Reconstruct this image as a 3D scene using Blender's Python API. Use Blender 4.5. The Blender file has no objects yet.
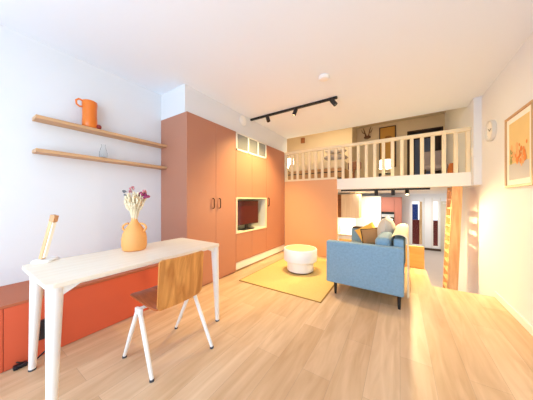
import bpy, bmesh, math, random
from mathutils import Vector, Matrix
random.seed(7)
C = bpy.context.scene.collection
PI = math.pi
D = math.radians

# ------------------------------------------------------------------ materials
def lin(c):
    c = c / 255.0
    return c / 12.92 if c <= 0.04045 else ((c + 0.055) / 1.055) ** 2.4
def rgb(r, g, b): return (lin(r), lin(g), lin(b), 1)
def mat(name, col, rough=0.6, metal=0.0, bump=0.0, bscale=60, vary=0.0, vscale=6, emit=None, estr=0, trans=0.0, spec=0.5, sheen=0.0):
    m = bpy.data.materials.new(name); m.use_nodes = True
    nt = m.node_tree; b = nt.nodes['Principled BSDF']
    b.inputs['Base Color'].default_value = rgb(*col)
    b.inputs['Roughness'].default_value = rough
    b.inputs['Metallic'].default_value = metal
    b.inputs['Specular IOR Level'].default_value = spec
    if sheen: b.inputs['Sheen Weight'].default_value = sheen
    if trans:
        b.inputs['Transmission Weight'].default_value = trans
        b.inputs['IOR'].default_value = 1.45
    tc = nt.nodes.new('ShaderNodeTexCoord')
    nz = nt.nodes.new('ShaderNodeTexNoise'); nz.inputs['Scale'].default_value = vscale; nz.inputs['Detail'].default_value = 4
    nt.links.new(tc.outputs['Object'], nz.inputs['Vector'])
    if vary:
        mx = nt.nodes.new('ShaderNodeMix'); mx.data_type = 'RGBA'
        c = rgb(*col)
        mx.inputs[6].default_value = tuple(max(0, x * (1 - vary)) for x in c[:3]) + (1,)
        mx.inputs[7].default_value = tuple(min(1, x * (1 + vary)) for x in c[:3]) + (1,)
        nt.links.new(nz.outputs['Fac'], mx.inputs[0]); nt.links.new(mx.outputs[2], b.inputs['Base Color'])
    if bump:
        n2 = nt.nodes.new('ShaderNodeTexNoise'); n2.inputs['Scale'].default_value = bscale; n2.inputs['Detail'].default_value = 3
        nt.links.new(tc.outputs['Object'], n2.inputs['Vector'])
        bp = nt.nodes.new('ShaderNodeBump'); bp.inputs['Strength'].default_value = bump; bp.inputs['Distance'].default_value = 0.004
        nt.links.new(n2.outputs['Fac'], bp.inputs['Height']); nt.links.new(bp.outputs['Normal'], b.inputs['Normal'])
    if emit:
        b.inputs['Emission Color'].default_value = rgb(*emit); b.inputs['Emission Strength'].default_value = estr
    return m
def wood(name, dark, light, rough=0.45, scale=(1, 12, 12), dist=4.0, ring=2.2):
    m = bpy.data.materials.new(name); m.use_nodes = True
    nt = m.node_tree; b = nt.nodes['Principled BSDF']; b.inputs['Roughness'].default_value = rough
    tc = nt.nodes.new('ShaderNodeTexCoord'); mp = nt.nodes.new('ShaderNodeMapping'); mp.inputs['Scale'].default_value = scale
    nz = nt.nodes.new('ShaderNodeTexNoise'); nz.inputs['Scale'].default_value = ring; nz.inputs['Detail'].default_value = 5
    nz.inputs['Distortion'].default_value = dist * 0.25
    cr = nt.nodes.new('ShaderNodeValToRGB')
    cr.color_ramp.elements[0].position = 0.32; cr.color_ramp.elements[1].position = 0.68
    cr.color_ramp.elements[0].color = rgb(*dark); cr.color_ramp.elements[1].color = rgb(*light)
    nt.links.new(tc.outputs['Object'], mp.inputs['Vector']); nt.links.new(mp.outputs[0], nz.inputs['Vector'])
    nt.links.new(nz.outputs['Fac'], cr.inputs['Fac']); nt.links.new(cr.outputs[0], b.inputs['Base Color'])
    return m
def plank_floor():
    m = bpy.data.materials.new('oak_planks'); m.use_nodes = True
    nt = m.node_tree; b = nt.nodes['Principled BSDF']; b.inputs['Roughness'].default_value = 0.42
    b.inputs['Specular IOR Level'].default_value = 0.35
    N = nt.nodes.new; L = nt.links.new
    tc = N('ShaderNodeTexCoord'); mp = N('ShaderNodeMapping'); mp.inputs['Rotation'].default_value = (0, 0, PI / 2)
    L(tc.outputs['Object'], mp.inputs['Vector'])
    br = N('ShaderNodeTexBrick'); br.offset = 0.37; br.inputs['Scale'].default_value = 1
    br.inputs['Brick Width'].default_value = 1.35; br.inputs['Row Height'].default_value = 0.19
    br.inputs['Mortar Size'].default_value = 0.0012; br.inputs['Mortar Smooth'].default_value = 0.1
    br.inputs['Color1'].default_value = rgb(230, 199, 164); br.inputs['Color2'].default_value = rgb(213, 177, 139)
    br.inputs['Mortar'].default_value = rgb(194, 164, 136)
    L(mp.outputs[0], br.inputs['Vector'])
    m2 = N('ShaderNodeMapping'); m2.inputs['Scale'].default_value = (9, 1.1, 1); L(tc.outputs['Object'], m2.inputs['Vector'])
    nz = N('ShaderNodeTexNoise'); nz.inputs['Scale'].default_value = 1.6; nz.inputs['Detail'].default_value = 6; nz.inputs['Distortion'].default_value = 0.8
    L(m2.outputs[0], nz.inputs['Vector'])
    cr = N('ShaderNodeValToRGB'); cr.color_ramp.elements[0].position = 0.3; cr.color_ramp.elements[1].position = 0.7
    cr.color_ramp.elements[0].color = (0.80, 0.73, 0.66, 1); cr.color_ramp.elements[1].color = (1, 1, 1, 1)
    L(nz.outputs['Fac'], cr.inputs['Fac'])
    mx = N('ShaderNodeMix'); mx.data_type = 'RGBA'; mx.blend_type = 'MULTIPLY'; mx.inputs[0].default_value = 1
    L(br.outputs['Color'], mx.inputs[6]); L(cr.outputs[0], mx.inputs[7]); L(mx.outputs[2], b.inputs['Base Color'])
    return m

M = {}
M['wall'] = mat('white_paint', (228, 229, 231), 0.9, bump=0.03, bscale=180)
M['ceil'] = mat('ceiling_paint', (238, 243, 250), 0.92)
M['trimw'] = mat('white_trim', (240, 236, 228), 0.5)
M['floor'] = plank_floor()
M['grey'] = mat('grey_floor', (178, 166, 158), 0.6, vary=0.05)
M['terra'] = mat('terracotta_laminate', (182, 124, 99), 0.42, bump=0.02, bscale=300, spec=0.4)
M['terraw'] = mat('terracotta_paint', (226, 168, 120), 0.6)
M['coral'] = mat('coral_paint', (212, 92, 58), 0.55)
M['seam'] = mat('dark_gap', (96, 50, 30), 0.8)
M['handle'] = mat('bronze_handle', (74, 44, 30), 0.4, metal=0.6)
M['cream'] = mat('cream_edge', (242, 226, 190), 0.5)
M['nichew'] = mat('niche_white', (226, 220, 208), 0.6)
M['black'] = mat('black_metal', (22, 20, 22), 0.45)
M['blackg'] = mat('black_gloss', (16, 12, 14), 0.12)
M['screen'] = mat('screen_red_reflection', (74, 12, 16), 0.12, spec=0.7)  # dark red reflection painted into the base colour of the glass
M['rail'] = mat('cream_painted_wood', (238, 220, 184), 0.5)
M['grill'] = mat('grill_grey', (146, 146, 148), 0.5)
M['whitem'] = mat('white_steel', (242, 240, 236), 0.35)
M['desk'] = wood('pale_birch', (238, 224, 204), (244, 233, 216), 0.4, (14, 1.2, 14), 2, 1.6)
M['shelf'] = wood('light_oak', (192, 146, 102), (212, 168, 124), 0.5, (14, 1.2, 14), 3, 2)
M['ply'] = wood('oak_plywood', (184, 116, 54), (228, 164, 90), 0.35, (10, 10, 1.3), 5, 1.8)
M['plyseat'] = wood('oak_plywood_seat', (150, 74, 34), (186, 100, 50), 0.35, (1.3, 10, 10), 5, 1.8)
M['jug'] = mat('orange_glaze', (226, 118, 30), 0.3, vary=0.08, vscale=12)
M['jugred'] = mat('red_glaze', (140, 36, 28), 0.3)
M['vase'] = mat('apricot_clay', (232, 164, 92), 0.6, bump=0.1, bscale=90, vary=0.06, vscale=14)
M['straw'] = mat('dried_grass', (232, 214, 180), 0.9, vary=0.15, vscale=40)
M['mag'] = mat('magenta_petals', (156, 52, 96), 0.8, vary=0.3, vscale=60)
M['pink'] = mat('dusty_pink_petals', (208, 136, 142), 0.8, vary=0.2, vscale=60)
M['greyfl'] = mat('grey_seed_head', (126, 128, 132), 0.8)
M['stickw'] = wood('lamp_beech', (214, 164, 112), (236, 194, 146), 0.5, (12, 12, 1.5))
M['stickd'] = mat('lamp_brown_end', (206, 152, 106), 0.5)
M['led'] = mat('led_diffuser', (238, 232, 214), 0.4, emit=(255, 240, 210), estr=0.1)
M['glassy'] = mat('clear_glass', (250, 252, 252), 0.02, trans=1.0)
M['glassy'].node_tree.nodes['Principled BSDF'].inputs['IOR'].default_value = 1.12
M['sofa'] = mat('blue_woven_fabric', (132, 164, 186), 0.9, bump=0.5, bscale=260, vary=0.24, vscale=45, spec=0.2, sheen=0.2)
M['cushb'] = mat('blue_cushion_fabric', (92, 130, 172), 0.9, bump=0.4, bscale=260, vary=0.1, vscale=60, spec=0.2)
M['greyc'] = mat('grey_cushion_fabric', (206, 202, 196), 0.95, bump=0.4, bscale=160, spec=0.2)
M['creamf'] = mat('cream_throw', (240, 226, 196), 0.95, bump=0.5, bscale=120, spec=0.2)
M['yel'] = mat('mustard_knit', (230, 184, 92), 0.95, bump=0.6, bscale=120, spec=0.2, vary=0.08)
M['tan'] = mat('tan_velvet', (164, 128, 92), 0.9, spec=0.2)
M['brownd'] = mat('dark_brown_cloth', (78, 60, 44), 0.9)
M['rug'] = mat('yellow_rug_pile', (222, 190, 126), 1.0, bump=0.7, bscale=220, vary=0.12, vscale=60, spec=0.1)
M['rugedge'] = mat('rug_binding', (160, 120, 60), 1.0)
M['pouf'] = mat('white_lacquer', (244, 246, 250), 0.4)
M['poufring'] = mat('pouf_base_shadow', (110, 90, 70), 0.7)
M['trayy'] = mat('pale_yellow_cushion', (244, 220, 150), 0.7)
M['oak'] = wood('honey_oak', (212, 152, 96), (236, 186, 130), 0.45, (10, 10, 1.2), 3, 2)
M['parapet'] = wood('amber_plywood', (228, 166, 84), (244, 190, 108), 0.5, (1.2, 10, 10), 3, 1.6)
M['kitb'] = wood('beige_ash', (232, 208, 178), (246, 226, 198), 0.5, (14, 14, 0.8), 3, 1.6)
M['kityel'] = mat('yellow_edge', (226, 190, 110), 0.5)
M['rust'] = mat('rust_pink_laminate', (158, 102, 92), 0.5)
M['kitw'] = mat('white_laminate', (246, 246, 244), 0.35)
M['steel'] = mat('brushed_steel', (190, 190, 190), 0.3, metal=0.9)
M['mezzw'] = mat('mezzanine_paint', (214, 196, 168), 0.9)
M['bed'] = mat('linen', (226, 208, 176), 0.95, bump=0.3, bscale=40)
M['bedb'] = mat('bed_base_wood', (186, 140, 92), 0.6)
M['pilg'] = mat('grey_pillow', (176, 166, 160), 0.95, bump=0.3, bscale=60)
M['pill'] = mat('pale_pillow', (214, 204, 194), 0.95, bump=0.3, bscale=60)
M['shade'] = mat('lamp_shade', (250, 244, 228), 0.8, emit=(255, 236, 200), estr=7)
M['shade2'] = mat('white_shade', (250, 248, 240), 0.8, emit=(255, 244, 224), estr=2.5)
M['brown'] = wood('brown_wood', (128, 78, 44), (158, 100, 60), 0.5)
M['dframe'] = mat('dark_frame', (70, 50, 34), 0.5)
M['gold'] = mat('ochre_print', (188, 138, 56), 0.6, vary=0.12, vscale=5)
M['golddk'] = mat('ochre_dark_print', (146, 98, 36), 0.6)
M['antler'] = mat('antler_brown', (112, 76, 48), 0.6)
M['bluep'] = mat('blue_grey_pane', (104, 118, 146), 0.3)
M['lilac'] = mat('lilac_grey_fabric', (176, 164, 166), 0.95, bump=0.3, bscale=120)
M['orange'] = mat('orange_pot', (206, 112, 34), 0.5)
M['clockw'] = mat('clock_white', (244, 240, 232), 0.4)
M['clockg'] = mat('clock_grey', (214, 210, 202), 0.5)
M['handgrey'] = mat('hand_grey', (120, 118, 114), 0.5)
M['doorbeige'] = mat('beige_door', (198, 190, 172), 0.5)
M['frame'] = mat('picture_frame_pale_wood', (196, 158, 116), 0.5)
M['matbd'] = mat('mat_board', (246, 240, 228), 0.8)
M['pbg'] = mat('print_ochre', (228, 198, 136), 0.7, vary=0.08, vscale=5)
M['por'] = mat('print_orange', (226, 130, 56), 0.7)
M['por2'] = mat('print_peach', (238, 176, 116), 0.7)
M['pgr'] = mat('print_green', (150, 148, 84), 0.7)
M['pgy'] = mat('print_grey', (190, 186, 184), 0.7)
M['bulb'] = mat('lamp_lens', (255, 240, 210), 0.4, emit=(255, 226, 170), estr=8)
M['brick'] = mat('dark_red_render', (104, 34, 24), 0.9, vary=0.2, vscale=8)
M['navy'] = mat('navy_cloth', (24, 52, 120), 0.8)
M['paleblue'] = mat('pale_blue_cloth', (214, 228, 240), 0.85)
M['sock'] = mat('black_plastic', (24, 22, 30), 0.35)
M['sockl'] = mat('socket_blue_light', (120, 140, 200), 0.4)
M['rubber'] = mat('grey_rubber', (70, 70, 74), 0.8)

# ------------------------------------------------------------------ mesh helpers
def new(): return bmesh.new()
def box(bm, x0, x1, y0, y1, z0, z1, bev=0.0, seg=2, rot=None, piv=None):
    r = bmesh.ops.create_cube(bm, size=1)
    vs = r['verts']
    mt = Matrix.Translation(((x0 + x1) / 2, (y0 + y1) / 2, (z0 + z1) / 2)) @ Matrix.Diagonal((abs(x1 - x0), abs(y1 - y0), abs(z1 - z0), 1))
    bmesh.ops.transform(bm, matrix=mt, verts=vs)
    if bev:
        es = list({e for v in vs for e in v.link_edges})
        o = bmesh.ops.bevel(bm, geom=es, offset=bev, segments=seg, affect='EDGES', profile=0.5)
        vs = list({v for f in o['faces'] for v in f.verts} | {v for v in vs if v.is_valid})
    if rot is not None:
        p = Vector(piv) if piv is not None else Vector(((x0 + x1) / 2, (y0 + y1) / 2, (z0 + z1) / 2))
        bmesh.ops.transform(bm, matrix=Matrix.Translation(p) @ rot @ Matrix.Translation(-p), verts=vs)
    return bm
def tube(bm, pts, rads, n=12, cap=True):
    pts = [Vector(p) for p in pts]
    if not isinstance(rads, (list, tuple)): rads = [rads] * len(pts)
    rings = []; up = None
    for i, p in enumerate(pts):
        t = (pts[min(i + 1, len(pts) - 1)] - pts[max(i - 1, 0)]).normalized()
        if up is None:
            up = Vector((0, 0, 1)) if abs(t.z) < 0.9 else Vector((1, 0, 0))
        a = (up - t * up.dot(t)).normalized(); up = a; b = t.cross(a)
        rings.append([bm.verts.new(p + (a * math.cos(2 * PI * k / n) + b * math.sin(2 * PI * k / n)) * rads[i]) for k in range(n)])
    for i in range(len(rings) - 1):
        for k in range(n):
            bm.faces.new((rings[i][k], rings[i][(k + 1) % n], rings[i + 1][(k + 1) % n], rings[i + 1][k]))
    if cap:
        bm.faces.new(rings[0][::-1]); bm.faces.new(rings[-1])
    return bm
def lathe(bm, prof, cx, cy, n=32, sx=1, sy=1):
    rings = []
    for r, z in prof:
        if r < 1e-5: rings.append([bm.verts.new((cx, cy, z))])
        else: rings.append([bm.verts.new((cx + sx * r * math.cos(2 * PI * k / n), cy + sy * r * math.sin(2 * PI * k / n), z)) for k in range(n)])
    for i in range(len(rings) - 1):
        a, b = rings[i], rings[i + 1]
        for k in range(n):
            k2 = (k + 1) % n
            if len(a) == 1 and len(b) == 1: continue
            if len(a) == 1: bm.faces.new((a[0], b[k], b[k2]))
            elif len(b) == 1: bm.faces.new((a[k], b[0], a[k2]))
            else: bm.faces.new((a[k], a[k2], b[k2], b[k]))
    return bm
def prism(bm, poly, axis, a0, a1):
    def P(u, v, a): return {'x': (a, u, v), 'y': (u, a, v), 'z': (u, v, a)}[axis]
    A = [bm.verts.new(P(u, v, a0)) for u, v in poly]; B = [bm.verts.new(P(u, v, a1)) for u, v in poly]
    bm.faces.new(A[::-1]); bm.faces.new(B)
    for i in range(len(poly)):
        j = (i + 1) % len(poly); bm.faces.new((A[i], A[j], B[j], B[i]))
    return bm
def ball(bm, c, r, sx=1, sy=1, sz=1, sub=2):
    bmesh.ops.create_icosphere(bm, subdivisions=sub, radius=r, matrix=Matrix.Translation(c) @ Matrix.Diagonal((sx, sy, sz, 1)))
    return bm
def pillow(bm, w, h, t, mtx, n=16, e=0.42):
    gr = {}
    for side in (1, -1):
        for i in range(n + 1):
            for j in range(n + 1):
                u = -1 + 2 * i / n; v = -1 + 2 * j / n
                edge = i in (0, n) or j in (0, n)
                if edge and side == -1: gr[(side, i, j)] = gr[(1, i, j)]; continue
                z = t / 2 * (max(0, (1 - u * u) * (1 - v * v))) ** e
                x = u * w / 2 * (1 - 0.07 * (1 - v * v)); y = v * h / 2 * (1 - 0.07 * (1 - u * u))
                gr[(side, i, j)] = bm.verts.new(mtx @ Vector((x, y, side * z)))
        for i in range(n):
            for j in range(n):
                q = [gr[(side, i, j)], gr[(side, i + 1, j)], gr[(side, i + 1, j + 1)], gr[(side, i, j + 1)]]
                bm.faces.new(q if side == 1 else q[::-1])
    return bm

LOC = {}
def link(o): C.objects.link(o); return o
def obj(name, bm, m, parent=None, smooth=False, label=None, kind=None):
    if parent is not None: bm.transform(LOC[parent.name].inverted())
    bmesh.ops.recalc_face_normals(bm, faces=bm.faces[:])
    me = bpy.data.meshes.new(name); bm.to_mesh(me); bm.free()
    for x in (m if isinstance(m, (list, tuple)) else [m]): me.materials.append(x)
    if smooth:
        for p in me.polygons: p.use_smooth = True
        me.set_sharp_from_angle(angle=D(40))
    o = link(bpy.data.objects.new(name, me))
    if parent is not None: o.parent = parent; LOC[o.name] = LOC[parent.name]
    else: LOC[o.name] = Matrix.Identity(4)
    if label: o['label'] = label
    if kind: o['kind'] = kind
    return o
def thing(name, label, cat, loc, rz=0, group=None):
    o = link(bpy.data.objects.new(name, None)); o.location = loc; o.rotation_euler = (0, 0, rz)
    o.empty_display_size = 0.1
    LOC[o.name] = Matrix.Translation(loc) @ Matrix.Rotation(rz, 4, 'Z')
    o['label'] = label; o['category'] = cat
    if group: o['group'] = group
    return o
def tag(o, label, cat, group=None, org=None):
    o['label'] = label; o['category'] = cat
    if group: o['group'] = group
    if org is not None:
        o.data.transform(Matrix.Translation(-Vector(org))); o.location = org
    return o
def struct(name, bm, m, parent=None):
    return obj(name, bm, m, parent, kind='structure' if parent is None else None)
def bx(*a, **k): return box(new(), *a, **k)

# ------------------------------------------------------------------ room dimensions (metres; camera stands at the origin)
XL, XR, ZC = -2.803, 0.970, 2.636
XF = -2.233                       # front of the cupboards
YS, YB = 1.636, 4.241             # cupboard side, plane of the mezzanine front
YR = -1.30                        # wall behind the camera
ZM = 1.59                         # mezzanine floor
ZL = -0.70                        # lower floor
YE = 4.446                        # end of the main ceiling

# floors
bm = new(); box(bm, XL, XR, YR, 3.60, -0.22, 0); box(bm, XL, 0.362, 3.6, 4.46, -0.22, 0)
struct('floor', bm, M['floor'])
struct('floor_lower', bx(-1.95, 1.9, 3.55, 9.8, ZL - 0.1, ZL), M['grey'])
bm = new(); box(bm, XL - 0.6, XR, 4.30, 7.0, 1.385, ZM)
struct('floor_mezzanine', bm, M['wall'])
struct('ceiling', bx(XL, XR, YR, YE, ZC, ZC + 0.12), M['ceil'])
bm = new(); box(bm, XL - 0.6, XR, YE, 7.0, 3.40, 3.5); box(bm, XL - 0.6, XR + .1, YE - 0.10, YE, ZC + 0.12, 3.5)
struct('ceiling_mezzanine', bm, M['mezzw'])
struct('ceiling_lower', bx(-1.95, 1.9, 7.0, 9.8, 1.385, 1.45), M['wall'])
# walls
struct('wall_left', bx(XL - 0.1, XL, YR, YB + 0.1, 0, ZC), M['wall'])
bm = new(); box(bm, XR, XR + 0.1, YR, 7.0, 0, ZC); box(bm, XR, XR + 0.1, YE - .1, 7.0, ZC, 3.5); box(bm, XR, XR + 0.1, 3.5, 5.6, ZL, 0)
bm.free()
bm = new(); box(bm, XR, XR + 0.1, YR, 5.6, ZL, ZC); box(bm, XR, XR + 0.1, 5.6, 7.0, 1.385, ZC); box(bm, XR, XR + 0.1, YE, 7.0, ZC, 3.5); box(bm, 0.888, XR, 4.12, 5.0, 1.39, ZC)
struct('wall_right', bm, M['wall'])
# wall behind the camera with a wide window
wx0, wx1, wz0, wz1 = -2.45, 0.45, 0.25, 2.40
bm = new()
box(bm, XL, wx0, YR - 0.12, YR, 0, ZC); box(bm, wx1, XR, YR - 0.12, YR, 0, ZC)
box(bm, wx0, wx1, YR - 0.12, YR, 0, wz0); box(bm, wx0, wx1, YR - 0.12, YR, wz1, ZC)
struct('wall_front', bm, M['wall'])
bm = new()
for x in (wx0, (wx0 + wx1) / 2 - 0.025, wx1 - 0.05): box(bm, x, x + 0.05, YR - 0.09, YR - 0.04, wz0, wz1)
box(bm, wx0, wx1, YR - 0.09, YR - 0.04, wz0, wz0 + 0.05); box(bm, wx0, wx1, YR - 0.09, YR - 0.04, wz1 - 0.05, wz1)
struct('window_1', bm, M['trimw'])
# mezzanine end wall with a recessed doorway, and the nearer wall behind the bed
dx0, dx1, dz = 0.165, 0.94, 3.085
bm = new()
box(bm, -1.135, dx0, 7.0, 7.12, ZM, 3.4); box(bm, dx1, XR, 7.0, 7.12, ZM, 3.4); box(bm, dx0, dx1, 7.0, 7.12, dz, 3.4)
struct('wall_back', bm, M['mezzw'])
struct('wall_bed', bx(XL - 0.6, -1.135, 6.2, 7.0, ZM, 3.4), M['mezzw'])
struct('wall_mezzanine', bx(XL - 0.6, XL - 0.5, YB + 0.05, 6.2, ZM, 3.4), M['mezzw'])
d1 = struct('door_1', bx(dx0, dx1, 7.50, 7.55, ZM, dz), M['dframe'])
bm = new(); box(bm, dx0, dx0 + 0.03, 7.0, 7.5, ZM, dz); box(bm, dx1 - 0.03, dx1, 7.0, 7.5, ZM, dz); box(bm, dx0, dx1, 7.0, 7.5, dz - 0.03, dz)
obj('door_frame', bm, M['dframe'], d1)
obj('pane', bx(0.36, 0.80, 7.47, 7.50, ZM + 0.05, dz - 0.15), M['bluep'], d1)
# white bulkhead over the cupboards
struct('wall_bulkhead', bx(XL, XF - 0.045, YS + 0.004, YE, 2.2785, ZC), M['wall'])
# end wall of the cupboards / terracotta wall under the mezzanine
struct('wall_terracotta', bx(XF, -1.058, YB, YB + 0.06, 0, ZM), M['terraw'])
struct('wall_closing', bx(XL, XF - 0.02, YB + 0.005, YE, 0, 2.278), M['wall'])
struct('trim_1', bx(-1.058, 0.887, YB, YB + 0.06, 1.385, ZM), M['trimw'])
# lower room
struct('wall_lower_left', bx(-2.0, -1.9, 4.46, 7.8, ZL, 1.385), M['wall'])
struct('wall_kitchen', bx(-1.95, 0.25, 7.75, 7.9, ZL, 1.385), M['wall'])
struct('wall_hall', bx(0.2, 0.25, 7.9, 9.8, ZL, 1.385), M['wall'])
bm = new()   # far wall with two tall narrow glazed openings
ox = [(0.371, 0.73), (1.009, 1.20)]
box(bm, 0.2, ox[0][0], 9.8, 9.95, ZL, 1.385); box(bm, ox[0][1], ox[1][0], 9.8, 9.95, ZL, 1.385); box(bm, ox[1][1], 1.9, 9.8, 9.95, ZL, 1.385)
for a, b in ox: box(bm, a, b, 9.8, 9.95, 1.135, 1.385); box(bm, a, b, 9.8, 9.95, ZL, -0.56)
struct('wall_far', bm, M['wall'])
struct('wall_lower_right', bx(1.9, 2.0, 5.5, 9.8, ZL, 1.385), M['wall'])
struct('wall_stair', bx(XR, 1.9, 5.45, 5.6, ZL, 1.385), M['wall'])
struct('baseboard_right', bx(XR - 0.014, XR, YR, 3.6, 0, 0.075, bev=0.004), M['trimw'])
struct('baseboard_far', bx(0.255, 1.89, 9.77, 9.8, ZL, ZL + 0.08), M['dframe'])

# ------------------------------------------------------------------ fitted cupboards
def slab(name, y0, y1, z0, z1, parent, m=None, th=0.02):
    return obj(name, bx(XF - th, XF, y0 + 0.0018, y1 - 0.0018, z0 + 0.0018, z1 - 0.0018, bev=0.0015, seg=1), m or M['terra'], parent)
def pull(y, z0, z1, parent):
    bm = new()
    tube(bm, [(XF - 0.002, y, z1), (XF + 0.022, y, z1), (XF + 0.03, y, z1 - 0.012), (XF + 0.03, y, z0 + 0.012), (XF + 0.022, y, z0), (XF - 0.002, y, z0)], 0.0075, 8)
    return obj('handle', bm, M['handle'], parent, True, 'dark bronze bow handle')
ZT = 2.278
w1 = thing('wardrobe', 'tall two door terracotta wardrobe with mauve side panel beside the wall shelves', 'wardrobe', (-2.5, 2.1, 0))
bm = new()
box(bm, XL + 0.003, XF, YS, YS + 0.02, 0.0, ZT); box(bm, XL + 0.003, XF - 0.022, YS + 0.02, 2.556, 0.0, ZT - 0.02)
box(bm, XL + 0.003, XF - 0.001, YS + 0.02, 2.556, ZT - 0.02, ZT)
obj('body', bm, M['terra'], w1)
da = slab('door', YS + 0.02, 2.123, 0.02, ZT - 0.02, w1); db = slab('door', 2.123, 2.556, 0.02, ZT - 0.02, w1)
pull(2.062, 1.055, 1.192, da); pull(2.184, 1.055, 1.192, db)
w2 = thing('media_cupboard', 'terracotta cupboard unit with grey vent grille and cream trimmed television niche', 'cupboard', (-2.5, 3.0, 0))
y0, y1 = 2.558, 3.458; nz0, nz1 = 0.625, 1.215
bm = new()
for a, b in ((0.15, nz0), (nz1, ZT - .02)): box(bm, XL + 0.003, XF - 0.022, y0, y1, a, b)
box(bm, XL + 0.003, XL + 0.10, y0, y1, nz0, nz1)
box(bm, XL + .003, XF - 0.022, y0, y1, ZT - 0.02, ZT)
obj('body', bm, M['terra'], w2)
ym = 2.99
slab('door', y0, ym, nz1 + 0.0, 1.985, w2); slab('door', ym, y1, nz1 + 0.0, 1.985, w2)
slab('door', y0, ym, 0.155, nz0 - 0.0, w2); slab('door', ym, y1, 0.155, nz0 - 0.0, w2)
# niche: lining and protruding cream trim
bm = new()
xb = XL + 0.10; t = 0.02
box(bm, xb, XF - .021, y0, y0 + t, nz0, nz1); box(bm, xb, XF - .021, y1 - t, y1, nz0, nz1)
box(bm, xb, XF - .021, y0 + t, y1 - t, nz0, nz0 + t); box(bm, xb, XF - .021, y0 + t, y1 - t, nz1 - t, nz1); box(bm, xb, xb + 0.01, y0 + t, y1 - t, nz0 + t, nz1 - t)
obj('niche_lining', bm, M['nichew'], w2, label='off-white niche lining')
bm = new(); tt = 0.02
box(bm, XF - .02, XF + 0.012, y0, y0 + tt, nz0, nz1); box(bm, XF - .02, XF + 0.012, y1 - tt, y1, nz0, nz1)
box(bm, XF - .02, XF + 0.012, y0 + tt, y1 - tt, nz0, nz0 + tt); box(bm, XF - .02, XF + 0.012, y0 + tt, y1 - tt, nz1 - tt, nz1)
obj('niche_trim', bm, M['cream'], w2, label='cream niche trim')
# grille
g = obj('grille', bx(XF - 0.03, XF - 0.006, y0 + 0.01, y1 - 0.01, 1.995, ZT - 0.02), M['grill'], w2, label='grey vent grille')
bm = new()
for k in range(24):
    z = 2.0 + k * 0.0107
    box(bm, XF - 0.006, XF - 0.001, y0 + 0.02, y1 - 0.02, z, z + 0.004)
obj('slat', bm, M['grill'], g)
bm = new()
for yy in (y0 + .002, y0 + 0.31, y0 + 0.605, y1 - 0.026): box(bm, XF - 0.02, XF + 0.008, yy, yy + 0.024, 1.987, ZT - .002)
box(bm, XF - 0.02, XF + 0.008, y0 + .002, y1 - .002, 1.987, 2.009); box(bm, XF - 0.02, XF + 0.008, y0 + .002, y1 - .002, ZT - 0.018, ZT - .002)
obj('grille_frame', bm, M['trimw'], g, label='white grille frame')
w3 = thing('end_cupboard', 'narrow tall terracotta cupboard in the corner next to the television niche', 'cupboard', (-2.5, 3.8, 0))
bm = new(); box(bm, XL + 0.003, XF - 0.022, 3.460, YB - 0.002, 0.15, ZT - 0.002); obj('body', bm, M['terra'], w3)
dc = slab('door', 3.46, 4.10, 0.155, ZT - 0.02, w3)
slab('filler_panel', 4.10, YB - 0.002, 0.155, ZT - 0.02, w3)
pull(3.525, 1.055, 1.21, dc)
struct('baseboard_cupboards', bx(XL + .2, XF - 0.012, 2.575, YB - 0.003, 0.028, 0.145), M['trimw'])

# low coral box along the wall under the desk
bn = thing('wall_bench', 'low coral painted box bench running along the wall under the desk', 'bench', (-2.55, 0.3, 0))
XBF = -2.262; ZB = 0.452
bm = new(); box(bm, XL + 0.002, XBF - 0.02, YR + 0.002, YS - 0.003, 0, ZB - 0.02); obj('body', bm, M['coral'], bn)
for a, b in ((YR + 0.002, -0.55), (-0.55, 0.217), (0.217, YS - 0.003)):
    obj('front_panel', bx(XBF - 0.019, XBF, a + 0.0015, b - 0.0015, 0.004, ZB - 0.021, bev=0.0015, seg=1), M['coral'], bn)
M['benchtop'] = mat('shaded_bench_top', (178, 96, 62), 0.55)  # browner than the coral front, with the wall's shade put into the colour
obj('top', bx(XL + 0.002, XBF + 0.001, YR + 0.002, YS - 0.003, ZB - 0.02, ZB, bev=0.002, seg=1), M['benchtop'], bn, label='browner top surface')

# ------------------------------------------------------------------ wall shelves and what stands on them
zs = (1.887, 1.594)
for z, lab in zip(zs, ('upper of two long oak wall shelves, carrying the orange jug', 'lower of two long oak wall shelves, carrying the clear glass')):
    tag(obj('wall_shelf', bx(XL + 0.001, -2.655, 0.43, YS - 0.002, z, z + 0.03, bev=0.002, seg=1), M['shelf']), lab, 'shelf', 'wall shelves', (-2.73, 1.0, z))
jz = zs[0] + 0.03; jx, jy = -2.722, 0.822
j = thing('jug', 'glossy orange ceramic jug with a small ring handle on the upper wall shelf', 'jug', (jx, jy, jz))
bm = new(); prof = [(0, 0), (0.055, 0), (0.064, 0.012), (0.065, 0.06), (0.062, 0.13), (0.062, 0.2), (0.066, 0.245), (0.064, 0.268), (0.050, 0.276), (0.050, 0.268), (0.054, 0.24), (0.052, 0.03), (0, 0.02)]
lathe(bm, [(r * 0.97, jz + z * 1.03) for r, z in prof], jx, jy)
obj('body', bm, M['jug'], j, True)
bm = new(); tube(bm, [(jx + .01, jy - 0.06, jz + 0.265), (jx + .01, jy - 0.09, jz + 0.272), (jx + .01, jy - 0.112, jz + 0.25), (jx + .01, jy - 0.108, jz + 0.215), (jx + .01, jy - 0.085, jz + 0.20), (jx + .01, jy - 0.06, jz + 0.205)], 0.009, 10)
obj('handle', bm, M['jug'], j, True)
bm = new(); ball(bm, (jx + 0.035, jy + 0.066, jz + 0.028), 0.025, 1, 1, 1.05); obj('spout', bm, M['jugred'], j, True, 'dark red knob spout')
gz = zs[1] + 0.03
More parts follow.
